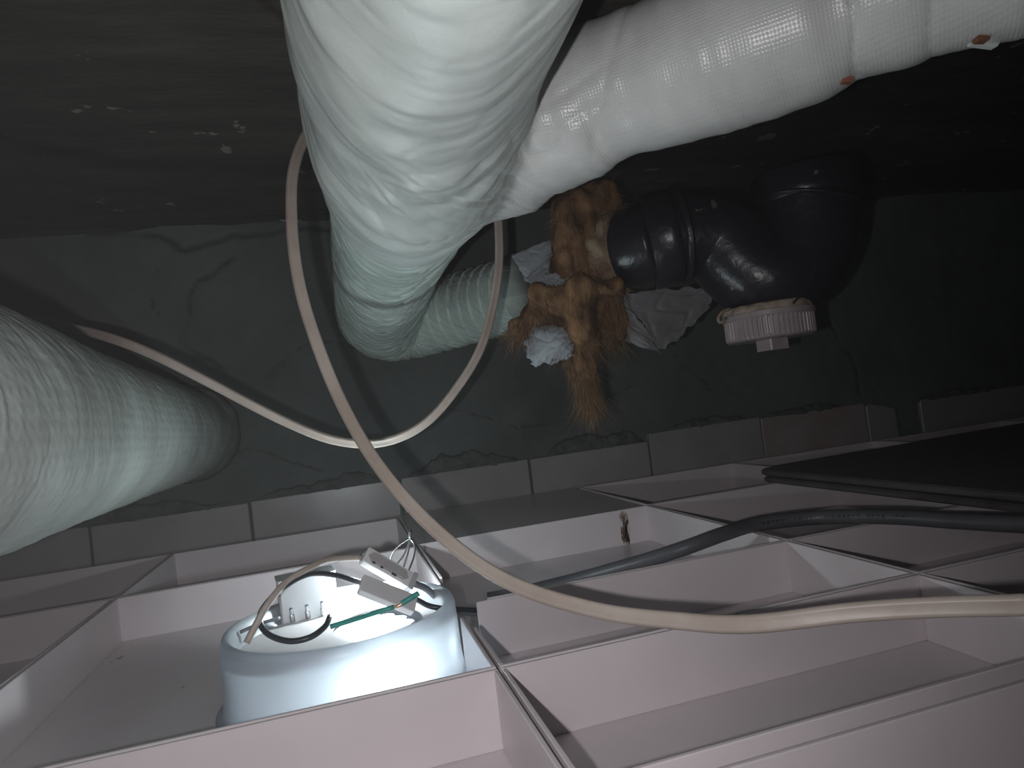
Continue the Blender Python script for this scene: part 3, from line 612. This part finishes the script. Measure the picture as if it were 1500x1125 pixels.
for k in range(12):
    t = 2*pi*k/12; o = bpy.data.objects.new('diode', lme); COL.objects.link(o); o.parent = dl
    o.location = (.067*cos(t), .067*sin(t), .0035)
for (dx, dy, dz, en, r) in ((.022, -.064, -.016, .20, .006), (-.045, -.077, -.038, .010, .002), (.068, -.036, -.016, .008, .002), (.022, .058, .030, .62, .005)):  # point lights added for the glow; the last floats above the rim, brightening ribs
    l = bpy.data.lights.new('added_can_glow', 'POINT'); l.energy = en; l.color = (.84, .97, 1.0); l.shadow_soft_size = r
    lo = bpy.data.objects.new('added_can_glow', l); COL.objects.link(lo); lo.location = (LC.x+dx, LC.y+dy, dz); lo.parent = dl; lo.location = Vector(lo.location)-Vector(dl.location)
# terminal box standing on the deck
tb = thing('terminal_box', at(452, 900, .535), 'white terminal box standing on the downlight inside the black wire loop', 'terminal box')
c = atz(452, 905, zt-.015); c0 = Vector((c.x, c.y, zt-.0155)); ex = Vector((.0225, .003, 0)); ey = Vector((-.002, .013, 0))
b = MB(); b.obox(c0+Vector((0, .012, .0165)), ex, ey, (0, 0, .0165), .0015); b.build('box_body', M['white'], tb)
b = MB(); b.obox(c0+Vector((0, .012, .0335)), ex*1.03, ey*1.05, (0, 0, .0011), .0015); b.build('box_lid', M['white'], tb)
for k, dx in enumerate((-.012, 0, .012)):
    link('terminal_screw', lathe([(.0005, 0), (.0022, 0), (.0022, .006), (.0016, .007), (.0016, .012), (.0005, .0125)], c0+Vector((dx, -.0035+dx*.13, .0015)), (0, -.35, 1), 14), M['steel'], tb)
# connectors
def connector(name, q, d, th_, lab, mm, grip):
    P = [at(x, y, dd) for (x, y), dd in zip(q, d)]; c = sum(P, Vector())/4
    ax = ((P[1]-P[0])+(P[2]-P[3]))/4; ay = ((P[3]-P[0])+(P[2]-P[1]))/4; ay = ay-ax*(ay.dot(ax)/ax.length_squared); az = ax.cross(ay).normalized()*th_
    if az.dot(Vector(fw)) > 0: az = -az
    o = thing(name, c, lab, 'connector'); b = MB(); b.obox(c, ax, ay, az, .0012); bevel(b.build('body', mm, o), .0005, 1)
    if grip:
        b = MB(); b.obox(c+az*1.08-ax*.08, ax*.80, ay*.68, az*.12, .004); g = b.build('grip_plate', M['greyplastic'], o)
        for k in range(17):
            b = MB(); u = -.72+k*.088
            b.obox(c+az*1.27-ax*.08+ax*(u*.98), ax*.020, ay*.5, az*.10); r_ = b.build('grip_rib', M['greyplastic'], g)
        for u, s1 in ((-.62, .05), (-.3, .05), (.2, .09)):
            b = MB(); b.obox(c+az*1.22+ax*u+ay*.62, ax*s1, ay*.10, az*.08); b.build('release_slot', M['hole'], o)
        b = MB(); b.obox(c+ax*.93+az*.1, ax*.1, ay*1.12, az*1.15, .001); b.build('cable_end_cap', M['white'], o)
    return o
connector('wire_connector', [(538, 804), (608, 845), (599, 866), (527, 823)], (.535, .545, .535, .525), .0045, 'white grip-ribbed in-line connector resting over the downlight', M['connwhite'], True)
connector('connector_block', [(533, 845), (612, 876), (603, 900), (522, 866)], (.520, .530, .515, .505), .003, 'plain pale flat connector block under the ribbed one', M['connwhite'], False)
# wires
def W_(name, pts, r, m, lab): o = wire(name, [at(*q) for q in pts], r, m, None); tag(o, lab, 'wire'); return o
W_('black_wire', [(700, 894, .555), (660, 892, .53), (630, 888, .525), (605, 876, .535), (565, 862, .54), (527, 853, .525), (488, 842, .515), (449, 842, .50), (407, 867, .485), (381, 900, .475), (389, 926, .468), (421, 939, .463), (453, 934, .465), (476, 918, .475), (483, 903, .487)], .0021, M['black'], 'black wire looping round the terminal box on the downlight')
W_('white_lead', [(530, 817, .53), (510, 817, .525), (480, 820, .515), (453, 832, .50), (420, 852, .49), (392, 885, .475), (375, 915, .468), (361, 942, .462)], .0024, M['cord'], 'pale lead arching from the ribbed connector to a cut end')
W_('grey_lead', [(604, 854, .541), (625, 863, .545), (645, 880, .55), (668, 894, .555), (705, 899, .57), (740, 900, .585)], .0027, M['slate'], 'grey cable leaving the ribbed connector towards the cut rib')
gw = W_('green_wire', [(613, 869, .498), (600, 877, .497), (588, 884, .495)], .0020, M['green'], 'short green wire joined by bare copper over the glowing can')
wire('bare_copper', [at(590, 883, .495), at(583, 888, .494), at(576, 889, .493)], .0011, M['copper'], gw)
wire('green_tail', [at(577, 889, .493), at(555, 896, .49), at(520, 907, .482), at(484, 918, .474)], .0018, M['green'], gw)
tn = W_('thin_grey_wire', [(352, 926, .50), (380, 914, .51), (410, 905, .52)], .0014, M['slate'], 'thin grey wire lying on the left of the downlight rim')
# spring clip
sp = thing('spring_clip', at(598, 830, .57), 'bent spring wire clip standing up behind the ribbed connector', 'spring clip')
for q in ([(603, 787, .575), (590, 795, .575), (576, 808, .572), (571, 822, .57)], [(601, 790, .575), (592, 812, .57), (581, 828, .565), (572, 846, .56)], [(602, 788, .575), (598, 808, .57), (592, 828, .565), (585, 850, .56)], [(600, 788, .575), (607, 797, .572), (607, 812, .568), (600, 832, .56), (590, 850, .555)]):
    wire('clip_wire', [at(*a_) for a_ in q], .0008, M['steel'], sp, 24, 8)
link('clip_tip', lathe([(.0003, 0), (.0018, .002), (.0016, .006), (.0003, .009)], at(601, 790, .575), (.15, 0, 1), 10), M['steel'], sp)
# thin wire hanging in front of the tile joint
hw = wire('hanger_wire', [at(583, 728, .88), at(587, 742, .86), at(588, 756, .80), at(595, 772, .70), at(602, 785, .60)], .0009, M['steel']); tag(hw, 'thin dark hanger wire rising from the spring clip towards the tile joint', 'wire')
# white plaster dab at the wall top
db = link('plaster_dab', lathe([(.001, -.002), (.012, -.002), (.016, 0), (.012, .0015), (.001, .002)], aty(425, 322, 1.095), (.1, -.4, 1), 20, lambda r, z, th: r*(1+.25*np.sin(th*2+1))), M['tile'], None, True)
db.scale = (1, 1, 1); db.parent = wall
